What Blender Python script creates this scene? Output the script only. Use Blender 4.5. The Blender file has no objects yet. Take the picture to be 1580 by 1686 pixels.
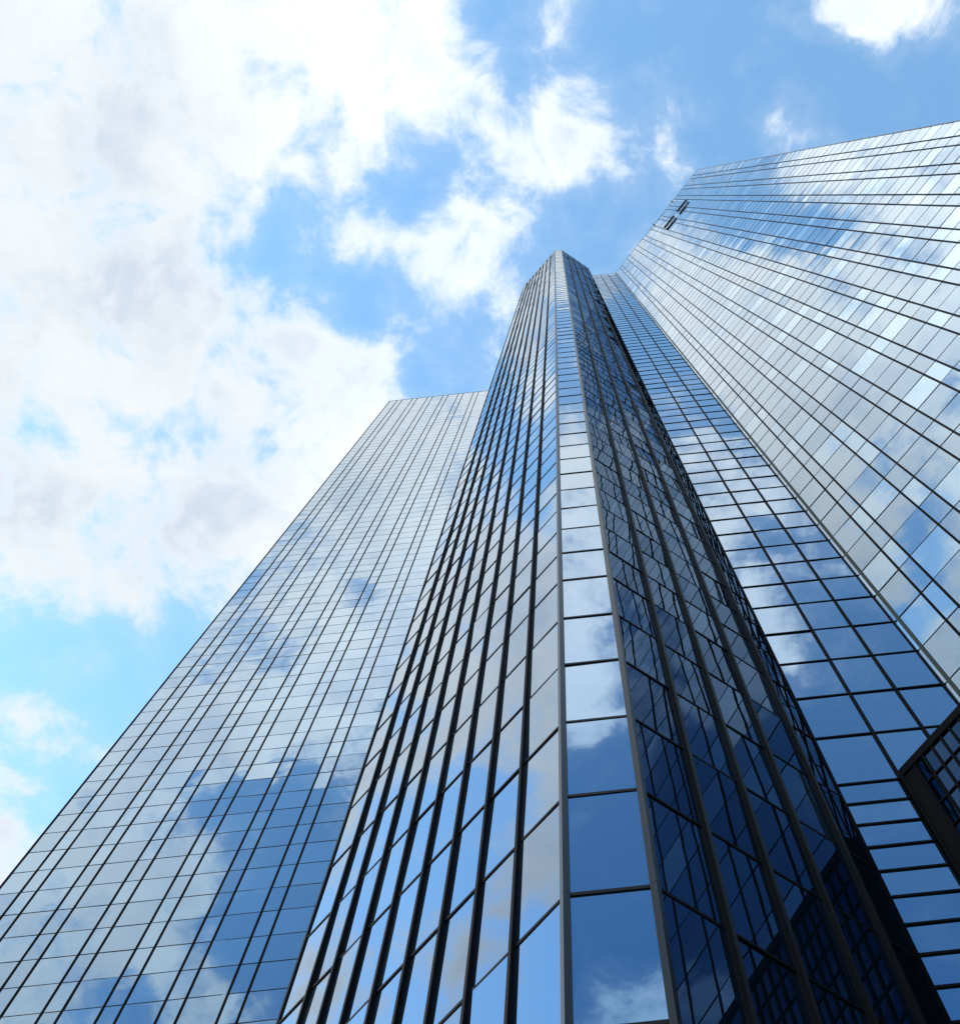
import bpy, bmesh, math, random
from mathutils import Vector, Matrix

SC = bpy.context.scene
COL = SC.collection
U = 8.0            # metres per plan unit
EYE = 1.6          # camera height above the plaza

# ------------------------------------------------------------------ camera
RIGHT = Vector((0.99455124, 0.10232554, -0.01993295))
DOWN = Vector((-0.10411093, 0.96507472, -0.24039905))
FWD = Vector((-0.00536217, 0.24116441, 0.97046946))
F_PX, CX, CY, IW, IH = 2017.6185, 952.9128, 822.6051, 1580.0, 1686.0
cam_data = bpy.data.cameras.new("camera")
cam = bpy.data.objects.new("camera", cam_data)
COL.objects.link(cam)
cam_data.sensor_fit = 'HORIZONTAL'
cam_data.sensor_width = 36.0
cam_data.lens = F_PX / IW * 36.0
cam_data.shift_x = (IW / 2 - CX) / IW
cam_data.shift_y = (CY - IH / 2) / IW
cam_data.clip_start = 0.1
cam_data.clip_end = 6000.0
UP, BACK = -DOWN, -FWD
cam.matrix_world = Matrix(((RIGHT.x, UP.x, BACK.x, 0), (RIGHT.y, UP.y, BACK.y, 0),
                           (RIGHT.z, UP.z, BACK.z, EYE), (0, 0, 0, 1)))
SC.camera = cam

# ------------------------------------------------------------------ colour management
SC.view_settings.view_transform = 'Standard'
SC.view_settings.look = 'None'
SC.view_settings.exposure = 1.65
SC.view_settings.gamma = 1.0
SC.cycles.max_bounces = 8
SC.cycles.glossy_bounces = 6
SC.cycles.caustics_reflective = False
SC.cycles.caustics_refractive = False
SC.cycles.sample_clamp_indirect = 6.0

# ------------------------------------------------------------------ sun
SUN = Vector((-2.0, 0.0, 1.0)).normalized()
SUN_EL = math.asin(SUN.z)
SUN_ROT = math.atan2(SUN.x, SUN.y)
sun_data = bpy.data.lights.new("sun", 'SUN')
sun_data.energy = 2.2
sun_data.angle = math.radians(0.5)
sun_data.color = (1.0, 0.95, 0.88)
sun = bpy.data.objects.new("sun", sun_data)
COL.objects.link(sun)
sun.location = SUN * 600
sun.rotation_euler = SUN.to_track_quat('Z', 'Y').to_euler()

# ------------------------------------------------------------------ world: sky with a broken cloud layer
# cover of the cloud layer seen from the plaza, one digit per cell (0 clear .. 9 solid), laid on the
# plane one unit above the ground: columns run along X, rows along Y
COVER = """
77777766655443333476687443100000
87777764786133223342578432100000
88888863686013222210212322100000
88888875771002222200000221000000
88888889970000222210000211000000
88888899983000222210000211000000
88899999996001233320000221000000
88889999965101444431112321000000
89988999985103555543532430000000
99998889988777877668866542000001
99998888888989998779866555200011
99998888888999998888766677510221
99988888888888999887767676441322
88888889995788888888788786544433
88888889872566889988888886554444
68888888754688999976887877544455
57888888887999999962897766444455
46789999999999999973675323334444
45788999999999999985343111258875
45678999999999889997453100158866
45678899999988889997664210023322
45678889999998876666786431210001
03489889999897454356665311310002
03589779999885245575533321331222
25876559999886452466413433222222
57722348899988873356533433222222
56522257789988886345554433222211
55423398888767898524544433222111
55446899998878999535544433322111
55567999889999998765544443322211
55666998778999987766554443332222
55666775476678888776554443333333
55565432233567888877655444444455
55555543343367788887665444455666
65556676234466778887765555666666
66555564445556677888766566666666
66666643344455567788776666666666
66677654554445556777776666666666
66677545554444555677766666666666
""".split()
CX0, CY0, CST = -0.70, -0.76, 0.034

world = bpy.data.worlds.new("World")
SC.world = world
world.use_nodes = True
WT = world.node_tree
WT.nodes.clear()


def wn(kind, **props):
    n = WT.nodes.new(kind)
    for k, v in props.items():
        setattr(n, k, v)
    return n


def wire(a, b):
    WT.links.new(a, b)


def wmath(op, a, b=None, c=None, clamp=False):
    n = wn('ShaderNodeMath', operation=op)
    n.use_clamp = clamp
    for i, v in enumerate((a, b, c)):
        if v is None:
            continue
        if isinstance(v, (int, float)):
            n.inputs[i].default_value = v
        else:
            wire(v, n.inputs[i])
    return n.outputs[0]


def wvec(op, a, b=None, out=0):
    n = wn('ShaderNodeVectorMath', operation=op)
    for i, v in enumerate((a, b)):
        if v is None:
            continue
        if isinstance(v, (tuple, list)):
            n.inputs[i].default_value = v
        else:
            wire(v, n.inputs[i])
    return n.outputs[out]


def wscale(a, s):
    n = wn('ShaderNodeVectorMath', operation='SCALE')
    wire(a, n.inputs[0])
    n.inputs['Scale'].default_value = s
    return n.outputs[0]


def wsmooth(v, lo, hi):
    n = wn('ShaderNodeMapRange', interpolation_type='SMOOTHSTEP')
    wire(v, n.inputs['Value'])
    n.inputs['From Min'].default_value = lo
    n.inputs['From Max'].default_value = hi
    return n.outputs['Result']


def wnoise(vec, scale, detail, rough, dist=0.0):
    n = wn('ShaderNodeTexNoise', noise_dimensions='3D')
    wire(vec, n.inputs['Vector'])
    n.inputs['Scale'].default_value = scale
    n.inputs['Detail'].default_value = detail
    n.inputs['Roughness'].default_value = rough
    n.inputs['Distortion'].default_value = dist
    return n


def wmix(fac, a, b):
    n = wn('ShaderNodeMix', data_type='RGBA')
    for s, v in ((n.inputs[0], fac), (n.inputs[6], a), (n.inputs[7], b)):
        if isinstance(v, (int, float)):
            s.default_value = v
        elif isinstance(v, tuple):
            s.default_value = v
        else:
            wire(v, s)
    return n.outputs[2]


sky = wn('ShaderNodeTexSky', sky_type='NISHITA')
sky.sun_disc = False
sky.sun_elevation = SUN_EL
sky.sun_rotation = SUN_ROT
sky.altitude = 100.0
sky.air_density = 1.0
sky.dust_density = 0.25
sky.ozone_density = 1.6

tc = wn('ShaderNodeTexCoord')
sep = wn('ShaderNodeSeparateXYZ')
wire(tc.outputs['Generated'], sep.inputs[0])
zc = wmath('MAXIMUM', sep.outputs[2], 0.12)
comb = wn('ShaderNodeCombineXYZ')
wire(wmath('DIVIDE', sep.outputs[0], zc), comb.inputs[0])
wire(wmath('DIVIDE', sep.outputs[1], zc), comb.inputs[1])
plane = comb.outputs[0]
# ragged edges: the lookup is shifted by turbulence
w1 = wvec('SUBTRACT', wnoise(plane, 9.0, 4.0, 0.6).outputs['Color'], (0.5, 0.5, 0.5))
warped = wvec('ADD', plane, wscale(w1, 0.05))
wsep = wn('ShaderNodeSeparateXYZ')
wire(warped, wsep.inputs[0])
fx = wmath('MULTIPLY_ADD', wsep.outputs[0], 1.0 / (31 * CST), -CX0 / (31 * CST), clamp=True)
fy = wmath('MULTIPLY_ADD', wsep.outputs[1], 1.0 / CST, -CY0 / CST)
fy = wmath('MINIMUM', wmath('MAXIMUM', fy, 0.0), float(len(COVER) - 1))
cover = None
for j in range(0, len(COVER), 3):
    ramp = wn('ShaderNodeValToRGB')
    cr = ramp.color_ramp
    cr.interpolation = 'LINEAR'
    while len(cr.elements) < 32:
        cr.elements.new(0.5)
    for i in range(32):
        cr.elements[i].position = i / 31.0
    for i in range(32):
        cr.elements[i].color = tuple(int(COVER[j + k][i]) / 9.0 for k in range(3)) + (1.0,)
    wire(fx, ramp.inputs[0])
    cmb = wn('ShaderNodeCombineXYZ')
    for k in range(3):
        wire(fy, cmb.inputs[k])
    dist = wvec('ABSOLUTE', wvec('SUBTRACT', cmb.outputs[0], (j, j + 1, j + 2)))
    hat = wvec('MAXIMUM', wvec('SUBTRACT', (1.0, 1.0, 1.0), dist), (0.0, 0.0, 0.0))
    part = wn('ShaderNodeVectorMath', operation='DOT_PRODUCT')
    wire(ramp.outputs[0], part.inputs[0])
    wire(hat, part.inputs[1])
    part = part.outputs['Value']
    cover = part if cover is None else wmath('ADD', cover, part)

puffs = wnoise(plane, 15.0, 9.0, 0.6, 0.25).outputs['Fac']
field = wmath('MULTIPLY_ADD', wmath('SUBTRACT', puffs, 0.5), 1.75, wmath('MULTIPLY', cover, 0.82))
density = wsmooth(field, 0.27, 0.80)
veil = wmath('MULTIPLY', wsmooth(field, 0.05, 0.6), 0.16)
density = wmath('MAXIMUM', density, veil)
bellies = wsmooth(wnoise(plane, 7.0, 7.0, 0.58, 0.3).outputs['Fac'], 0.40, 0.68)
bellies = wmath('MULTIPLY', bellies, wsmooth(field, 0.55, 0.95))
cloud_col = wmix(wmath('MULTIPLY', bellies, 0.7), (0.95, 1.0, 1.03, 1), (0.56, 0.68, 0.85, 1))
bg_sky = wn('ShaderNodeBackground')
tint = wn('ShaderNodeMix', data_type='RGBA', blend_type='MULTIPLY')
tint.inputs[0].default_value = 1.0
wire(sky.outputs[0], tint.inputs[6])
tint.inputs[7].default_value = (0.85, 1.05, 1.0, 1)
wire(tint.outputs[2], bg_sky.inputs[0])
bg_sky.inputs[1].default_value = 0.15
bg_cloud = wn('ShaderNodeBackground')
wire(cloud_col, bg_cloud.inputs[0])
# cloud lit from the front, away from the sun, is whiter than cloud seen against it
near_sun = wvec('DOT_PRODUCT', wvec('NORMALIZE', tc.outputs['Generated']), tuple(SUN), out='Value')
sunlit = wmath('MULTIPLY_ADD', wsmooth(near_sun, 0.50, 0.72), -0.055, 0.36)
# added gain: cloud behind the camera is brightened to whiten the facade reflections
rear_cloud_gain = wmath('MULTIPLY_ADD', wsmooth(wmath('MULTIPLY', sep.outputs[1], -1.0), 0.13, 0.42), 0.62, 1.0)
wire(wmath('MULTIPLY', sunlit, rear_cloud_gain), bg_cloud.inputs[1])
mixbg = wn('ShaderNodeMixShader')
wire(density, mixbg.inputs[0])
wire(bg_sky.outputs[0], mixbg.inputs[1])
wire(bg_cloud.outputs[0], mixbg.inputs[2])
wout = wn('ShaderNodeOutputWorld')
wire(mixbg.outputs[0], wout.inputs[0])


# ------------------------------------------------------------------ materials
def new_mat(name):
    m = bpy.data.materials.new(name)
    m.use_nodes = True
    m.node_tree.nodes.clear()
    return m


def metal_mat(name, color, rough=0.42, spec=0.5, metallic=0.0, var=0.25):
    m = new_mat(name)
    t = m.node_tree
    out = t.nodes.new('ShaderNodeOutputMaterial')
    b = t.nodes.new('ShaderNodeBsdfPrincipled')
    n = t.nodes.new('ShaderNodeTexNoise')
    co = t.nodes.new('ShaderNodeTexCoord')
    mp = t.nodes.new('ShaderNodeMapping')
    mp.inputs['Scale'].default_value = (1.5, 1.5, 0.12)
    t.links.new(co.outputs['Object'], mp.inputs[0])
    t.links.new(mp.outputs[0], n.inputs['Vector'])
    n.inputs['Scale'].default_value = 2.0
    n.inputs['Detail'].default_value = 4.0
    r = t.nodes.new('ShaderNodeValToRGB')
    r.color_ramp.elements[0].position = 0.3
    r.color_ramp.elements[1].position = 0.7
    r.color_ramp.elements[0].color = tuple(c * (1 - var) for c in color) + (1,)
    r.color_ramp.elements[1].color = tuple(c * (1 + var) for c in color) + (1,)
    t.links.new(n.outputs['Fac'], r.inputs[0])
    t.links.new(r.outputs[0], b.inputs['Base Color'])
    b.inputs['Roughness'].default_value = rough
    b.inputs['Metallic'].default_value = metallic
    b.inputs['Specular IOR Level'].default_value = spec
    t.links.new(b.outputs[0], out.inputs[0])
    return m


def glass_mat(name, f0, inner, wave=0.0016, wscale_=0.9, power=3.0, edge=(0.93, 0.98, 1.0)):
    """Coated window glass: mirror with a tinted reflectance at right angles that goes to white at grazing angles,
    over what little shows of the rooms behind."""
    m = new_mat(name)
    t = m.node_tree
    N, L = t.nodes, t.links
    out = N.new('ShaderNodeOutputMaterial')
    co = N.new('ShaderNodeTexCoord')
    ns = N.new('ShaderNodeTexNoise')
    ns.inputs['Scale'].default_value = wscale_
    ns.inputs['Detail'].default_value = 1.0
    L.new(co.outputs['Object'], ns.inputs['Vector'])
    bp = N.new('ShaderNodeBump')
    bp.inputs['Strength'].default_value = 1.0
    bp.inputs['Distance'].default_value = 1.0
    # every pane bows in or out a little of its own: a parabola over the pane, its depth kept per pane in metres
    uv = N.new('ShaderNodeUVMap')
    uv.uv_map = 'pane'
    su = N.new('ShaderNodeSeparateXYZ')
    L.new(uv.outputs[0], su.inputs[0])
    ub = N.new('ShaderNodeUVMap')
    ub.uv_map = 'bow'
    sb = N.new('ShaderNodeSeparateXYZ')
    L.new(ub.outputs[0], sb.inputs[0])

    def mth(op, a, b, c=None):
        n = N.new('ShaderNodeMath')
        n.operation = op
        for i, v in enumerate((a, b, c)):
            if v is None:
                continue
            if isinstance(v, (int, float)):
                n.inputs[i].default_value = v
            else:
                L.new(v, n.inputs[i])
        return n.outputs[0]

    pu = mth('MULTIPLY', su.outputs[0], mth('SUBTRACT', 1.0, su.outputs[0]))
    pv = mth('MULTIPLY', su.outputs[1], mth('SUBTRACT', 1.0, su.outputs[1]))
    bowed = mth('MULTIPLY', mth('ADD', pu, pv), mth('MULTIPLY', sb.outputs[0], 4.0))
    L.new(mth('MULTIPLY_ADD', ns.outputs['Fac'], wave, bowed), bp.inputs['Height'])
    lw = N.new('ShaderNodeLayerWeight')
    lw.inputs['Blend'].default_value = 0.5
    L.new(bp.outputs[0], lw.inputs['Normal'])
    pw = N.new('ShaderNodeMath')
    pw.operation = 'POWER'
    L.new(lw.outputs['Facing'], pw.inputs[0])
    pw.inputs[1].default_value = power
    mx = N.new('ShaderNodeMix')
    mx.data_type = 'RGBA'
    L.new(pw.outputs[0], mx.inputs[0])
    mx.inputs[6].default_value = f0 + (1,)
    mx.inputs[7].default_value = edge + (1,)
    gl = N.new('ShaderNodeBsdfGlossy')
    gl.inputs['Roughness'].default_value = 0.0
    L.new(mx.outputs[2], gl.inputs['Color'])
    L.new(bp.outputs[0], gl.inputs['Normal'])
    df = N.new('ShaderNodeBsdfDiffuse')
    mi = N.new('ShaderNodeMix')
    mi.data_type = 'RGBA'
    L.new(pw.outputs[0], mi.inputs[0])
    mi.inputs[6].default_value = inner + (1,)
    mi.inputs[7].default_value = (0, 0, 0, 1)
    L.new(mi.outputs[2], df.inputs['Color'])
    ad = N.new('ShaderNodeAddShader')
    L.new(gl.outputs[0], ad.inputs[0])
    L.new(df.outputs[0], ad.inputs[1])
    L.new(ad.outputs[0], out.inputs[0])
    return m


GLASS = [glass_mat("blue_mirror_glass", (0.055, 0.145, 0.265), (0.004, 0.008, 0.014)),
         glass_mat("blue_mirror_glass_deep", (0.045, 0.13, 0.245), (0.003, 0.006, 0.012)),
         glass_mat("blue_mirror_glass_pale", (0.075, 0.165, 0.28), (0.010, 0.015, 0.02)),
         glass_mat("glass_with_drawn_blinds", (0.09, 0.18, 0.28), (0.15, 0.21, 0.23)),
         glass_mat("bright_mirror_glass", (0.050, 0.138, 0.228), (0.004, 0.008, 0.012), power=2.3),
         glass_mat("bright_mirror_glass_deep", (0.038, 0.116, 0.205), (0.004, 0.008, 0.012), power=2.4),
         glass_mat("bright_glass_with_blinds", (0.10, 0.19, 0.28), (0.10, 0.14, 0.155), power=2.2),
         glass_mat("dark_reflection_glass", (0.018, 0.045, 0.10), (0.002, 0.004, 0.007), wave=0.0008, power=6.0, edge=(0.38, 0.47, 0.56)),  # dark reflections are put into the glass by lowered tint and edge reflectance
         glass_mat("dark_reflection_glass_deep", (0.012, 0.034, 0.08), (0.002, 0.003, 0.006), wave=0.0008, power=6.0, edge=(0.30, 0.39, 0.49))]
GW = [0.55, 0.30, 0.15, 0, 0, 0, 0, 0, 0]
BRIGHT = [0, 0, 0, 0, 0.6, 0.4, 0, 0, 0]
DARK_REFL = [0, 0, 0, 0, 0, 0, 0, 0.6, 0.4]
ALU = metal_mat("anodised_aluminium", (0.013, 0.014, 0.017), 0.32, 0.16)
BRONZE = metal_mat("dark_bronze_frame", (0.0045, 0.0045, 0.006), 0.5, 0.02)
BROWN = metal_mat("bronze_frame", (0.0075, 0.0068, 0.0066), 0.45, 0.08)
GREENISH = metal_mat("grey_green_corner_trim", (0.03, 0.045, 0.038), 0.5, 0.15)
DARK = metal_mat("dark_wall_panel", (0.012, 0.013, 0.016), 0.6, 0.3)
ROOF = metal_mat("roof_sheet", (0.22, 0.22, 0.22), 0.8, 0.2)
BLACK = metal_mat("black_panel", (0.005, 0.005, 0.006), 0.6, 0.03)
BLACKPAINT = metal_mat("black_painted_steel", (0.012, 0.013, 0.014), 0.5, 0.3)
GREYPAINT = metal_mat("grey_painted_steel", (0.32, 0.34, 0.36), 0.5, 0.3)


def paving_mat():
    m = new_mat("granite_paving")
    t = m.node_tree
    N, L = t.nodes, t.links
    out = N.new('ShaderNodeOutputMaterial')
    b = N.new('ShaderNodeBsdfPrincipled')
    co = N.new('ShaderNodeTexCoord')
    br = N.new('ShaderNodeTexBrick')
    br.inputs['Scale'].default_value = 1.0
    br.inputs['Mortar Size'].default_value = 0.008
    br.inputs['Brick Width'].default_value = 0.9
    br.inputs['Row Height'].default_value = 0.45
    br.inputs['Color1'].default_value = (0.16, 0.155, 0.15, 1)
    br.inputs['Color2'].default_value = (0.20, 0.195, 0.19, 1)
    br.inputs['Mortar'].default_value = (0.06, 0.06, 0.06, 1)
    L.new(co.outputs['Object'], br.inputs['Vector'])
    L.new(br.outputs['Color'], b.inputs['Base Color'])
    b.inputs['Roughness'].default_value = 0.75
    L.new(b.outputs[0], out.inputs[0])
    return m


PAVING = paving_mat()

# ------------------------------------------------------------------ helpers
random.seed(7)


class MB:
    """collects boxes into one mesh"""

    def __init__(self):
        self.v, self.f, self.m, self.bow = [], [], [], {}

    def box8(self, pts, mat=0, bow=None):
        o = len(self.v)
        self.v += [tuple(p) for p in pts]
        for q in ((0, 3, 2, 1), (4, 5, 6, 7), (0, 1, 5, 4), (1, 2, 6, 5), (2, 3, 7, 6), (3, 0, 4, 7)):
            if bow is not None and q == (4, 5, 6, 7):
                self.bow[len(self.f)] = bow
            self.f.append(tuple(o + i for i in q))
            self.m.append(mat)

    def prism(self, poly, z0, z1, mat=0):
        o = len(self.v)
        n = len(poly)
        self.v += [(p[0], p[1], z0) for p in poly] + [(p[0], p[1], z1) for p in poly]
        self.f.append(tuple(o + i for i in reversed(range(n))))
        self.m.append(mat)
        self.f.append(tuple(o + n + i for i in range(n)))
        self.m.append(mat)
        for i in range(n):
            j = (i + 1) % n
            self.f.append((o + i, o + j, o + n + j, o + n + i))
            self.m.append(mat)

    def build(self, name, mats, parent=None, loc=(0, 0, 0), kind=None):
        me = bpy.data.meshes.new(name)
        me.from_pydata([(a - loc[0], b - loc[1], c - loc[2]) for a, b, c in self.v], [], self.f)
        for m in (mats if isinstance(mats, (list, tuple)) else [mats]):
            me.materials.append(m)
        me.polygons.foreach_set('material_index', self.m)
        if self.bow:
            a, b = me.uv_layers.new(name='pane'), me.uv_layers.new(name='bow')
            for fi, d in self.bow.items():
                for q, li in enumerate(me.polygons[fi].loop_indices):
                    a.data[li].uv = ((0, 0), (1, 0), (1, 1), (0, 1))[q]
                    b.data[li].uv = (d, 0)
        me.update()
        bm = bmesh.new()
        bm.from_mesh(me)
        bmesh.ops.recalc_face_normals(bm, faces=bm.faces)
        bm.to_mesh(me)
        bm.free()
        o = bpy.data.objects.new(name, me)
        COL.objects.link(o)
        if parent is not None:
            o.parent = parent
        if kind:
            o['kind'] = kind
        return o


def thing(name, label, cat, loc, group=None):
    o = bpy.data.objects.new(name, None)
    COL.objects.link(o)
    o.location = loc
    o['label'] = label
    o['category'] = cat
    if group:
        o['group'] = group
    return o


def project_px(p):
    d = Vector((p[0], p[1], p[2] - EYE))
    z = d.dot(FWD)
    if z < 0.01:
        return None
    return (CX + F_PX * d.dot(RIGHT) / z, CY + F_PX * d.dot(DOWN) / z)


def screen_area(pts):
    q = [project_px(p) for p in pts]
    if any(a is None for a in q):
        return 0.0
    cx = sum(a[0] for a in q) / len(q)
    cy = sum(a[1] for a in q) / len(q)
    if not (0 <= cx <= IW and 0 <= cy <= IH):
        return 0.0
    s = 0.0
    for i in range(len(q)):
        j = (i + 1) % len(q)
        s += q[i][0] * q[j][1] - q[j][0] * q[i][1]
    return abs(s) / 2


class Face:
    """a vertical facade plane from plan point a to plan point b (left to right as seen from outside), in metres"""

    def __init__(self, a, b):
        self.a = Vector((a[0], a[1]))
        self.L = (Vector(b) - self.a).length
        self.d = (Vector(b) - self.a) / self.L
        self.n = Vector((self.d.y, -self.d.x))

    def p(self, t, z, off=0.0):
        q = self.a + self.d * t + self.n * off
        return Vector((q.x, q.y, z))

    def box(self, mb, t0, t1, z0, z1, o0, o1, mat=0):
        P = self.p
        mb.box8([P(t0, z0, o0), P(t1, z0, o0), P(t1, z0, o1), P(t0, z0, o1),
                 P(t0, z1, o0), P(t1, z1, o0), P(t1, z1, o1), P(t0, z1, o1)], mat)


class Tower:
    def __init__(self, root):
        self.root = root
        self.loc = tuple(root.location)
        self.panes, self.transoms = [], []

    def glaze(self, face, cols, rows, tilt=0.35, hide=None, weights=GW, bow=0.0007):
        """one pane per bay and row, each leaning a little its own way"""
        for i in range(len(cols) - 1):
            for j in range(len(rows) - 1):
                t0, t1, z0, z1 = cols[i], cols[i + 1], rows[j], rows[j + 1]
                if hide and hide(t0, t1, z0, z1):
                    continue
                ax = math.radians(random.gauss(0, tilt)) * (t1 - t0) / 2
                az = math.radians(random.gauss(0, tilt)) * (z1 - z0) / 2
                k = random.choices(range(9), weights[j % 2] if isinstance(weights[0], list) else weights)[0]
                P = face.p
                offs = [-ax - az, ax - az, ax + az, -ax + az]
                fr = [P(t0, z0, offs[0]), P(t1, z0, offs[1]), P(t1, z1, offs[2]), P(t0, z1, offs[3])]
                bk = [P(t0, z0, -0.05), P(t1, z0, -0.05), P(t1, z1, -0.05), P(t0, z1, -0.05)]
                self.panes.append((screen_area(fr), bk + fr, k, random.gauss(0.0, bow)))

    def transom(self, face, t0, t1, z, h, depth, mat):
        a = screen_area([face.p(t0, z - h / 2, depth), face.p(t1, z - h / 2, depth), face.p(t1, z + h / 2, depth), face.p(t0, z + h / 2, depth)])
        self.transoms.append((a, (face, t0, t1, z - h / 2, z + h / 2, depth), mat))

    def mullion(self, face, t, w, z0, z1, depth, mat, name='mullion', groove=0.0):
        mb = MB()
        face.box(mb, t - w / 2, t + w / 2, z0, z1, -0.06, depth)
        if groove:
            face.box(mb, t - w / 2 - groove, t + w / 2 + groove, z0, z1, -0.06, depth * 0.35)
        return mb.build(name, mat, self.root, self.loc)

    def finish(self, n=100):
        self.panes.sort(key=lambda e: -e[0])
        order = (1, 0, 3, 2)
        rest = MB()
        for q, (a, pts, k, bw) in enumerate(self.panes):
            if q < n and a > 0:
                mb = MB()
                mb.box8(pts, 0, bw)
                mb.build('window', GLASS[k], self.root, self.loc)
            else:
                rest.box8(pts, k, bw)
        if rest.v:
            rest.build('window', GLASS, self.root, self.loc, kind='stuff')
        self.transoms.sort(key=lambda e: -e[0])
        mats = []
        rest = MB()
        for q, (a, (face, t0, t1, z0, z1, depth), mat) in enumerate(self.transoms):
            if q < n and a > 0:
                mb = MB()
                face.box(mb, t0, t1, z0, z1, -0.06, depth)
                mb.build('transom', mat, self.root, self.loc)
            else:
                if mat not in mats:
                    mats.append(mat)
                face.box(rest, t0, t1, z0, z1, -0.06, depth, mats.index(mat))
        if rest.v:
            rest.build('transom', mats, self.root, self.loc, kind='stuff')


def sc(pt, k=U):
    return (pt[0] * k, pt[1] * k)


def Zh(h, k=U):
    return EYE + h * k


# plan of the near tower (plan units; the camera stands at the origin)
Q1, P1, P2, P3, P4, P5 = [Vector(sc(p)) for p in ((-0.75234, 1.60633), (-0.08993, 0.99595), (0.04212, 0.99595),
                                                  (0.5109, 1.38725), (0.91745, 1.38725), (2.45948, -0.18959))]
H_CORE, H_WING, H_FAR = 23.5769, 21.40645, 10.8030
H0, R1, R2 = 1.610387, 0.3045296, 0.2578419
FB, FC, FD, FE, FF = Face(Q1, P1), Face(P1, P2), Face(P2, P3), Face(P3, P4), Face(P4, P5)

# heights of the floor lines
core = []
h = H0 - R1
while h > -EYE / U + 0.2:
    core.insert(0, h)
    h -= R1
core.insert(0, -EYE / U)
core += [H0 + R1 * i for i in range(6)]
h = H0 + 5 * R1 + R2
while h < H_CORE - 0.25:
    core.append(h)
    h += R2
core.append(H_CORE - 0.02)
core = [Zh(v) for v in core]

WING0 = 2.5864
wing = [WING0 + 0.2507 * i for i in range(6)]
h = wing[-1] + 0.2265
while h < H_WING - 0.25:
    wing.append(h)
    h += 0.2265
wing.append(H_WING - 0.02)
wing = [Zh(v) for v in wing]
low = []
h = WING0
while h > -EYE / U + 0.06:
    low.insert(0, h)
    h -= 0.0935
low.insert(0, -EYE / U)
low = [Zh(v) for v in low]

# ------------------------------------------------------------------ ground
gm = MB()
N = 96
gm.prism([(3000 * math.cos(2 * math.pi * i / N), 3000 * math.sin(2 * math.pi * i / N)) for i in range(N)], -0.5, 0.0)
ground = gm.build('ground', PAVING)
ground['kind'] = 'structure'

# ------------------------------------------------------------------ near tower
near_root = thing('glass_tower', 'nearest blue mirror glass skyscraper with a narrow chamfered prow and a broad bright right wing',
                  'skyscraper', (P1.x, P1.y, 0))
near = Tower(near_root)

# rough solid behind the glass
ins = 0.25
core_poly = [Q1 - FB.n * ins + FB.d * 0.1, P1 - FB.n * ins, P2 - FD.n * ins, P3 - FD.n * ins - FD.d * 0.1,
             Vector(sc((0.36, 1.93))), Vector(sc((-0.45, 2.02)))]
mb = MB()
mb.prism(core_poly, 0.0, Zh(H_CORE) - 0.8)
body = mb.build('wall', DARK, near_root, near.loc)
wing_poly = [P3 - FE.n * ins + FE.d * 0.1, P4 - FE.n * ins - FF.n * ins + Vector((0.2, 0.2)), P5 - FF.n * ins - FF.d * 0.1,
             Vector(sc((3.35, 0.65))), Vector(sc((1.75, 2.7))), Vector(sc((0.0, 2.4))), Vector(sc((0.362, 1.936)))]
mb = MB()
mb.prism(wing_poly, 0.0, Zh(H_WING) - 0.8)
mb.build('wall', DARK, near_root, near.loc)
# roofs
mb = MB()
mb.prism([c * 1.0 for c in core_poly], Zh(H_CORE) - 0.79, Zh(H_CORE) - 0.6)
mb.build('roof', ROOF, near_root, near.loc)
mb = MB()
mb.prism([c * 1.0 for c in wing_poly], Zh(H_WING) - 0.79, Zh(H_WING) - 0.6)
mb.build('roof', ROOF, near_root, near.loc)

# facade bays in plan units
B_COLS = [0.0, 0.1135, 0.2035, 0.2970, 0.3910, 0.4850, 0.5810, 0.6800, 0.7840, FB.L / U]
D_COLS = [0.0, 0.1330, 0.2640, 0.3930, 0.5170, FD.L / U]
E_COLS = [0.0, 0.1475, 0.2720, FE.L / U]
F_COLS = [0.0]
for k in range(10):
    F_COLS += [0.175 + 0.2114 * k - 0.073 * (0.75 if k == 0 else 1), 0.175 + 0.2114 * k]
F_COLS.append(FF.L / U)
mcol = lambda c: [v * U for v in c]

z_core, z_wing = (0.0, core[-1] + 0.16), (0.0, wing[-1] + 0.16)
near.glaze(FB, mcol(B_COLS), core, 0.22)
near.glaze(FC, [0, FC.L], core, 0.18)
near.glaze(FD, mcol(D_COLS), core, 0.25, weights=DARK_REFL)  # the dark doubled reflection on this face is put into its glass tint
near.glaze(FE, mcol(E_COLS), wing, 0.22)
near.glaze(FE, mcol(E_COLS[:2]), low, 0.12)
near.glaze(FF, mcol(F_COLS), wing, 0.20, weights=[[0, 0, 0, 0, 0.6, 0.35, 0.05, 0, 0], [0, 0, 0, 0, 0.4, 0.25, 0.35, 0, 0]])

for t in mcol(B_COLS)[1:-1]:
    near.mullion(FB, t, 0.052, 0.0, z_core[1], 0.066, BRONZE, groove=0.016)
for t in mcol(D_COLS)[1:-1]:
    near.mullion(FD, t, 0.065, 0.0, z_core[1], 0.085, BROWN, groove=0.025)
for t in mcol(E_COLS)[1:-1]:
    near.mullion(FE, t, 0.085, 0.0, z_wing[1], 0.014, BRONZE)
for t in mcol(F_COLS)[1:-1]:
    near.mullion(FF, t, 0.068, wing[0], z_wing[1], 0.018, BRONZE)
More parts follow.
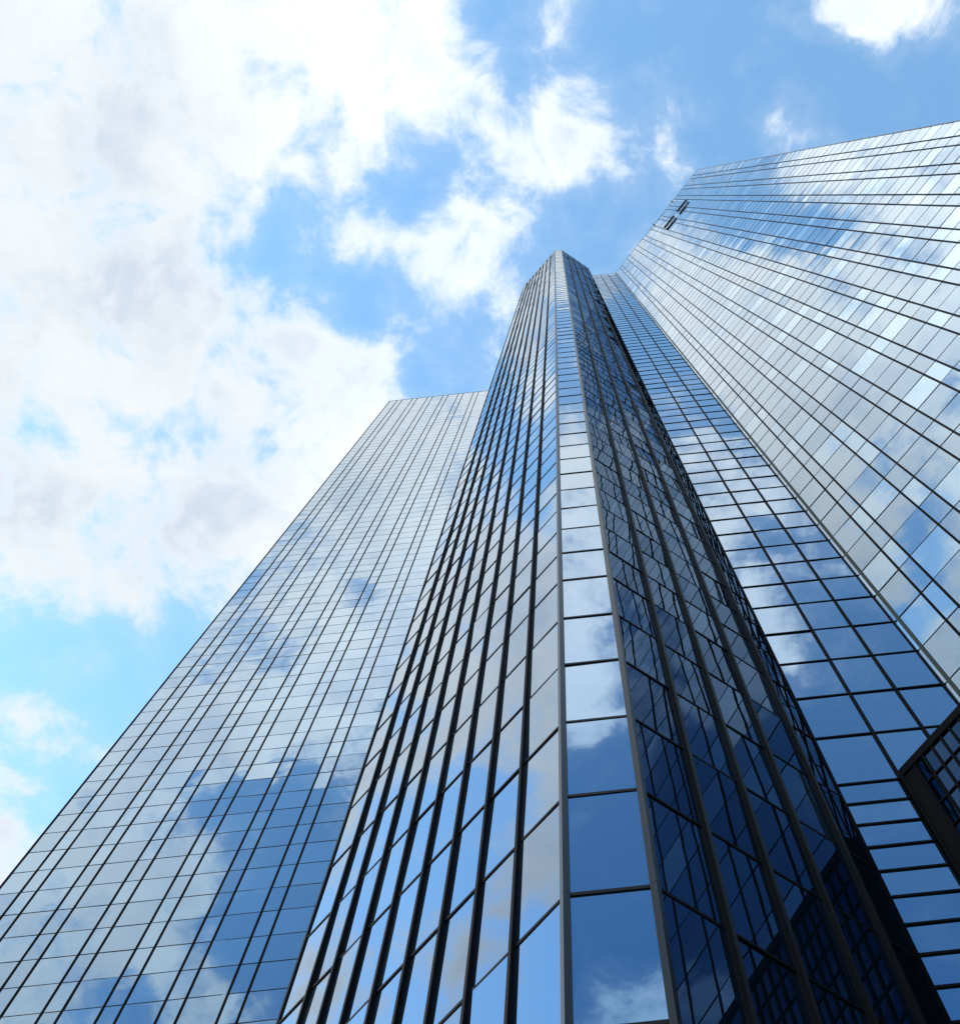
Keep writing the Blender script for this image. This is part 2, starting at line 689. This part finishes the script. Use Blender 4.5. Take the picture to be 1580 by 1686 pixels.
# corner posts
for fa, ta, fb, tb, zt, m, w in ((FB, FB.L, FC, 0.0, z_core[1], ALU, 0.055), (FC, FC.L, FD, 0.0, z_core[1], ALU, 0.055)):
    mb = MB()
    c = fb.p(tb, 0)
    poly = [fa.p(ta - w, 0, -0.05), fa.p(ta - w, 0, 0.045), (fa.p(ta, 0, 0.05) + fb.p(tb, 0, 0.05)) / 2 + Vector((fa.n.x + fb.n.x, fa.n.y + fb.n.y, 0)) * 0.012,
            fb.p(tb + w, 0, 0.045), fb.p(tb + w, 0, -0.05)]
    cuts = [0.0] + core[2:-1:2] + [zt]
    for z0, z1 in zip(cuts[:-1], cuts[1:]):                # one length of cover profile per storey, with an open joint
        mb.prism([(p.x, p.y) for p in poly], z0 + 0.004, z1 - 0.004)
    mb.build('corner_post', m, near_root, near.loc)
near.mullion(FB, 0.03, 0.06, 0.0, z_core[1], 0.03, BRONZE, 'corner_post')
near.mullion(FD, FD.L - 0.05, 0.06, 0.0, z_core[1], 0.03, BRONZE, 'corner_post')
near.mullion(FE, FE.L - 0.05, 0.06, 0.0, z_wing[1], 0.016, BRONZE, 'corner_post')
near.mullion(FF, 0.12, 0.10, 0.0, z_wing[1], 0.010, GREENISH, 'corner_post')
near.mullion(FF, FF.L - 0.03, 0.06, 0.0, z_wing[1], 0.02, ALU, 'corner_post')

for z in core[1:-1]:
    near.transom(FB, 0.0, FB.L, z, 0.065, 0.013, BRONZE)
    near.transom(FC, 0.0, FC.L, z, 0.065, 0.016, BROWN)
    near.transom(FD, 0.0, FD.L, z, 0.060, 0.013, BRONZE)
for z in wing[:-1]:
    near.transom(FE, 0.0, FE.L, z, 0.055, 0.022, BRONZE)
    near.transom(FF, 0.0, FF.L, z, 0.036, 0.008, BRONZE)
for z in low[1:-1]:
    near.transom(FE, 0.0, E_COLS[1] * U, z, 0.055, 0.022, BRONZE)
for fc, zt in ((FB, core[-1]), (FC, core[-1]), (FD, core[-1]), (FE, wing[-1]), (FF, wing[-1])):
    mb = MB()
    fc.box(mb, 0.02, fc.L - 0.02, zt + 0.002, zt + 0.16, -0.22, 0.02)
    mb.build('parapet', ALU, near_root, near.loc)
near.finish()

# ------------------------------------------------------------------ far twin tower
K = 2.182 * U
A0, A1 = Vector(sc((-1.6394, 1.60633), K)), Vector(sc((-0.4800, 1.60633), K))
FA = Face(A0, A1)
far_root = thing('glass_tower', 'more distant twin glass skyscraper on the left, its flat front striped by paired dark mullions',
                 'skyscraper', (A0.x, A0.y, 0))
far = Tower(far_root)
ZF = EYE + H_FAR * K
rows = []
h = 2.2429
while h > -EYE / K + 0.05:
    rows.insert(0, h)
    h -= 0.1047
rows.insert(0, -EYE / K)
h = 2.2429 + 0.1047
while h < H_FAR - 0.1:
    rows.append(h)
    h += 0.1055
rows.append(H_FAR - 0.01)
rows = [EYE + v * K for v in rows]
A_COLS = [0.0]
for k in range(8):
    s = 0.0715 + 0.1362 * k
    A_COLS += [s, s + 0.0445]
A_COLS.append(FA.L / K)
A_COLS = [v * K for v in A_COLS]
ap = [A0 - FA.n * 0.3 + FA.d * 0.1, A1 - FA.n * 0.3 - FA.d * 0.1, Vector((A1.x - 0.1, A1.y + 30)), Vector((A0.x + 0.1, A0.y + 30))]
mb = MB()
mb.prism(ap, 0.0, ZF - 0.8)
mb.build('wall', DARK, far_root, far.loc)
mb = MB()
mb.prism(ap, ZF - 0.79, ZF - 0.6)
mb.build('roof', ROOF, far_root, far.loc)
far.glaze(FA, A_COLS, rows, 0.14, weights=BRIGHT)
for t in A_COLS[1:-1]:
    far.mullion(FA, t, 0.09, 0.0, rows[-1] + 0.2, 0.03, BRONZE)
far.mullion(FA, 0.05, 0.10, 0.0, rows[-1] + 0.2, 0.03, BRONZE, 'corner_post')
far.mullion(FA, FA.L - 0.05, 0.10, 0.0, rows[-1] + 0.2, 0.03, BRONZE, 'corner_post')
for z in rows[1:-1]:
    far.transom(FA, 0.0, FA.L, z, 0.048, 0.006, BROWN)
mb = MB()
FA.box(mb, 0.02, FA.L - 0.02, rows[-1] + 0.002, rows[-1] + 0.2, -0.25, 0.02)
mb.build('parapet', ALU, far_root, far.loc)
far.finish()

# ------------------------------------------------------------------ low annex in the inner corner
G0 = P3 + FE.d * (0.1484 * U) + FE.n * 0.06
G1 = G0 + FF.d * (2.3 * U)
FG = Face(G0, G1)
HG = Zh(2.604)
annex_root = thing('low_annex', 'low dark glass annex with a black edge panel in the inner corner at bottom right',
                   'annex building', (G0.x, G0.y, 0))
annex = Tower(annex_root)
strip = 0.0419 * U
cols = [strip]
while cols[-1] < 0.42 * U:
    cols.append(cols[-1] + 0.0296 * U)
while cols[-1] < FG.L - 1.0:
    cols.append(cols[-1] + 0.118 * U)
cols[-1] = FG.L
arow = []
h = 2.575
while h > -EYE / U + 0.06:
    arow.insert(0, h)
    h -= 0.0935
arow.insert(0, -EYE / U)
arow = [Zh(v) for v in arow]
gp = [G0 - FG.n * 0.2 + FG.d * 0.3, G1 - FG.n * 0.2, P5 + FF.n * 0.15, P4 + FF.n * 0.15 + FE.n * 0.1 + FF.d * 0.2]
mb = MB()
mb.prism(gp, 0.0, HG - 0.3)
mb.build('wall', BLACK, annex_root, annex.loc)
mb = MB()
mb.prism(gp, HG - 0.29, HG - 0.05)
mb.build('roof', ROOF, annex_root, annex.loc)
annex.glaze(FG, cols, arow, 0.15, weights=DARK_REFL)
for t in cols[:-1]:
    annex.mullion(FG, t, 0.05, 0.0, HG - 0.24, 0.03, BRONZE)
mb = MB()
FG.box(mb, 0.06, strip - 0.03, 0.0, HG - 0.24, -0.08, 0.012)
mb.build('edge_panel', BLACK, annex_root, annex.loc)
mb = MB()
FG.box(mb, 0.0, 0.06, 0.0, HG - 0.02, -0.1, 0.05)
mb.build('corner_post', BRONZE, annex_root, annex.loc)
for z in arow[1:-1]:
    annex.transom(FG, strip, FG.L, z, 0.05, 0.025, BRONZE)
mb = MB()
FG.box(mb, 0.06, FG.L, HG - 0.238, HG, -0.25, 0.045)
mb.build('parapet', BRONZE, annex_root, annex.loc)
annex.finish()

# ------------------------------------------------------------------ window cleaning cradle hanging below the right wing's roof edge
def facade_hit(face, u, v):
    d = RIGHT * ((u - CX) / F_PX) + DOWN * ((v - CY) / F_PX) + FWD
    k = (face.a.x * face.n.x + face.a.y * face.n.y) / (d.x * face.n.x + d.y * face.n.y)
    return (Vector((d.x * k, d.y * k)) - face.a).dot(face.d), EYE + d.z * k


ct, cz = facade_hit(FF, 1113.5, 353.5)
cp = FF.p(ct, cz, 0.2)
cradle = thing('cleaning_cradle', 'small black window cleaning cradle hanging on cables below the roof edge of the bright wing',
               'cleaning cradle', (cp.x, cp.y, cz))
HW = 2.1
for sgn in (-1, 1):
    mb = MB()
    a, b = (ct - HW, ct - 0.3) if sgn < 0 else (ct + 0.3, ct + HW)
    FF.box(mb, a, b, cz - 0.45, cz - 0.40, 0.10, 0.30)                 # floor
    for o in (0.10, 0.27):
        FF.box(mb, a, b, cz - 0.40, cz - 0.20, o, o + 0.03)            # side panels
        FF.box(mb, a, b, cz + 0.40, cz + 0.44, o, o + 0.03)            # hand rails
        for q in range(4):
            t = a + (b - a) * q / 3
            FF.box(mb, t - 0.02, t + 0.02, cz - 0.40, cz + 0.42, o + 0.002, o + 0.028)
    mb.build('basket', BLACKPAINT, cradle, tuple(cradle.location))
    e = ct + sgn * (HW - 0.15)
    mb = MB()
    FF.box(mb, e - 0.16, e + 0.16, cz - 0.43, cz + 0.5, 0.12, 0.28)
    mb.build('winch', BLACKPAINT, cradle, tuple(cradle.location))
    mb = MB()
    FF.box(mb, e - 0.012, e + 0.012, cz + 0.5, Zh(H_WING) + 0.50, 0.19, 0.21)
    mb.build('cable', GREYPAINT, cradle, tuple(cradle.location))
    mb = MB()
    FF.box(mb, e - 0.08, e + 0.08, Zh(H_WING) + 0.50, Zh(H_WING) + 0.62, -2.4, 0.23)
    FF.box(mb, e - 0.10, e + 0.10, Zh(H_WING) - 0.6, Zh(H_WING) + 0.50, -2.3, -2.1)
    mb.build('davit', GREYPAINT, cradle, tuple(cradle.location))
mb = MB()
FF.box(mb, ct - HW - 0.2, ct + HW + 0.2, Zh(H_WING) - 0.6, Zh(H_WING) + 0.3, -3.4, -2.45)
mb.build('carriage', GREYPAINT, cradle, tuple(cradle.location))
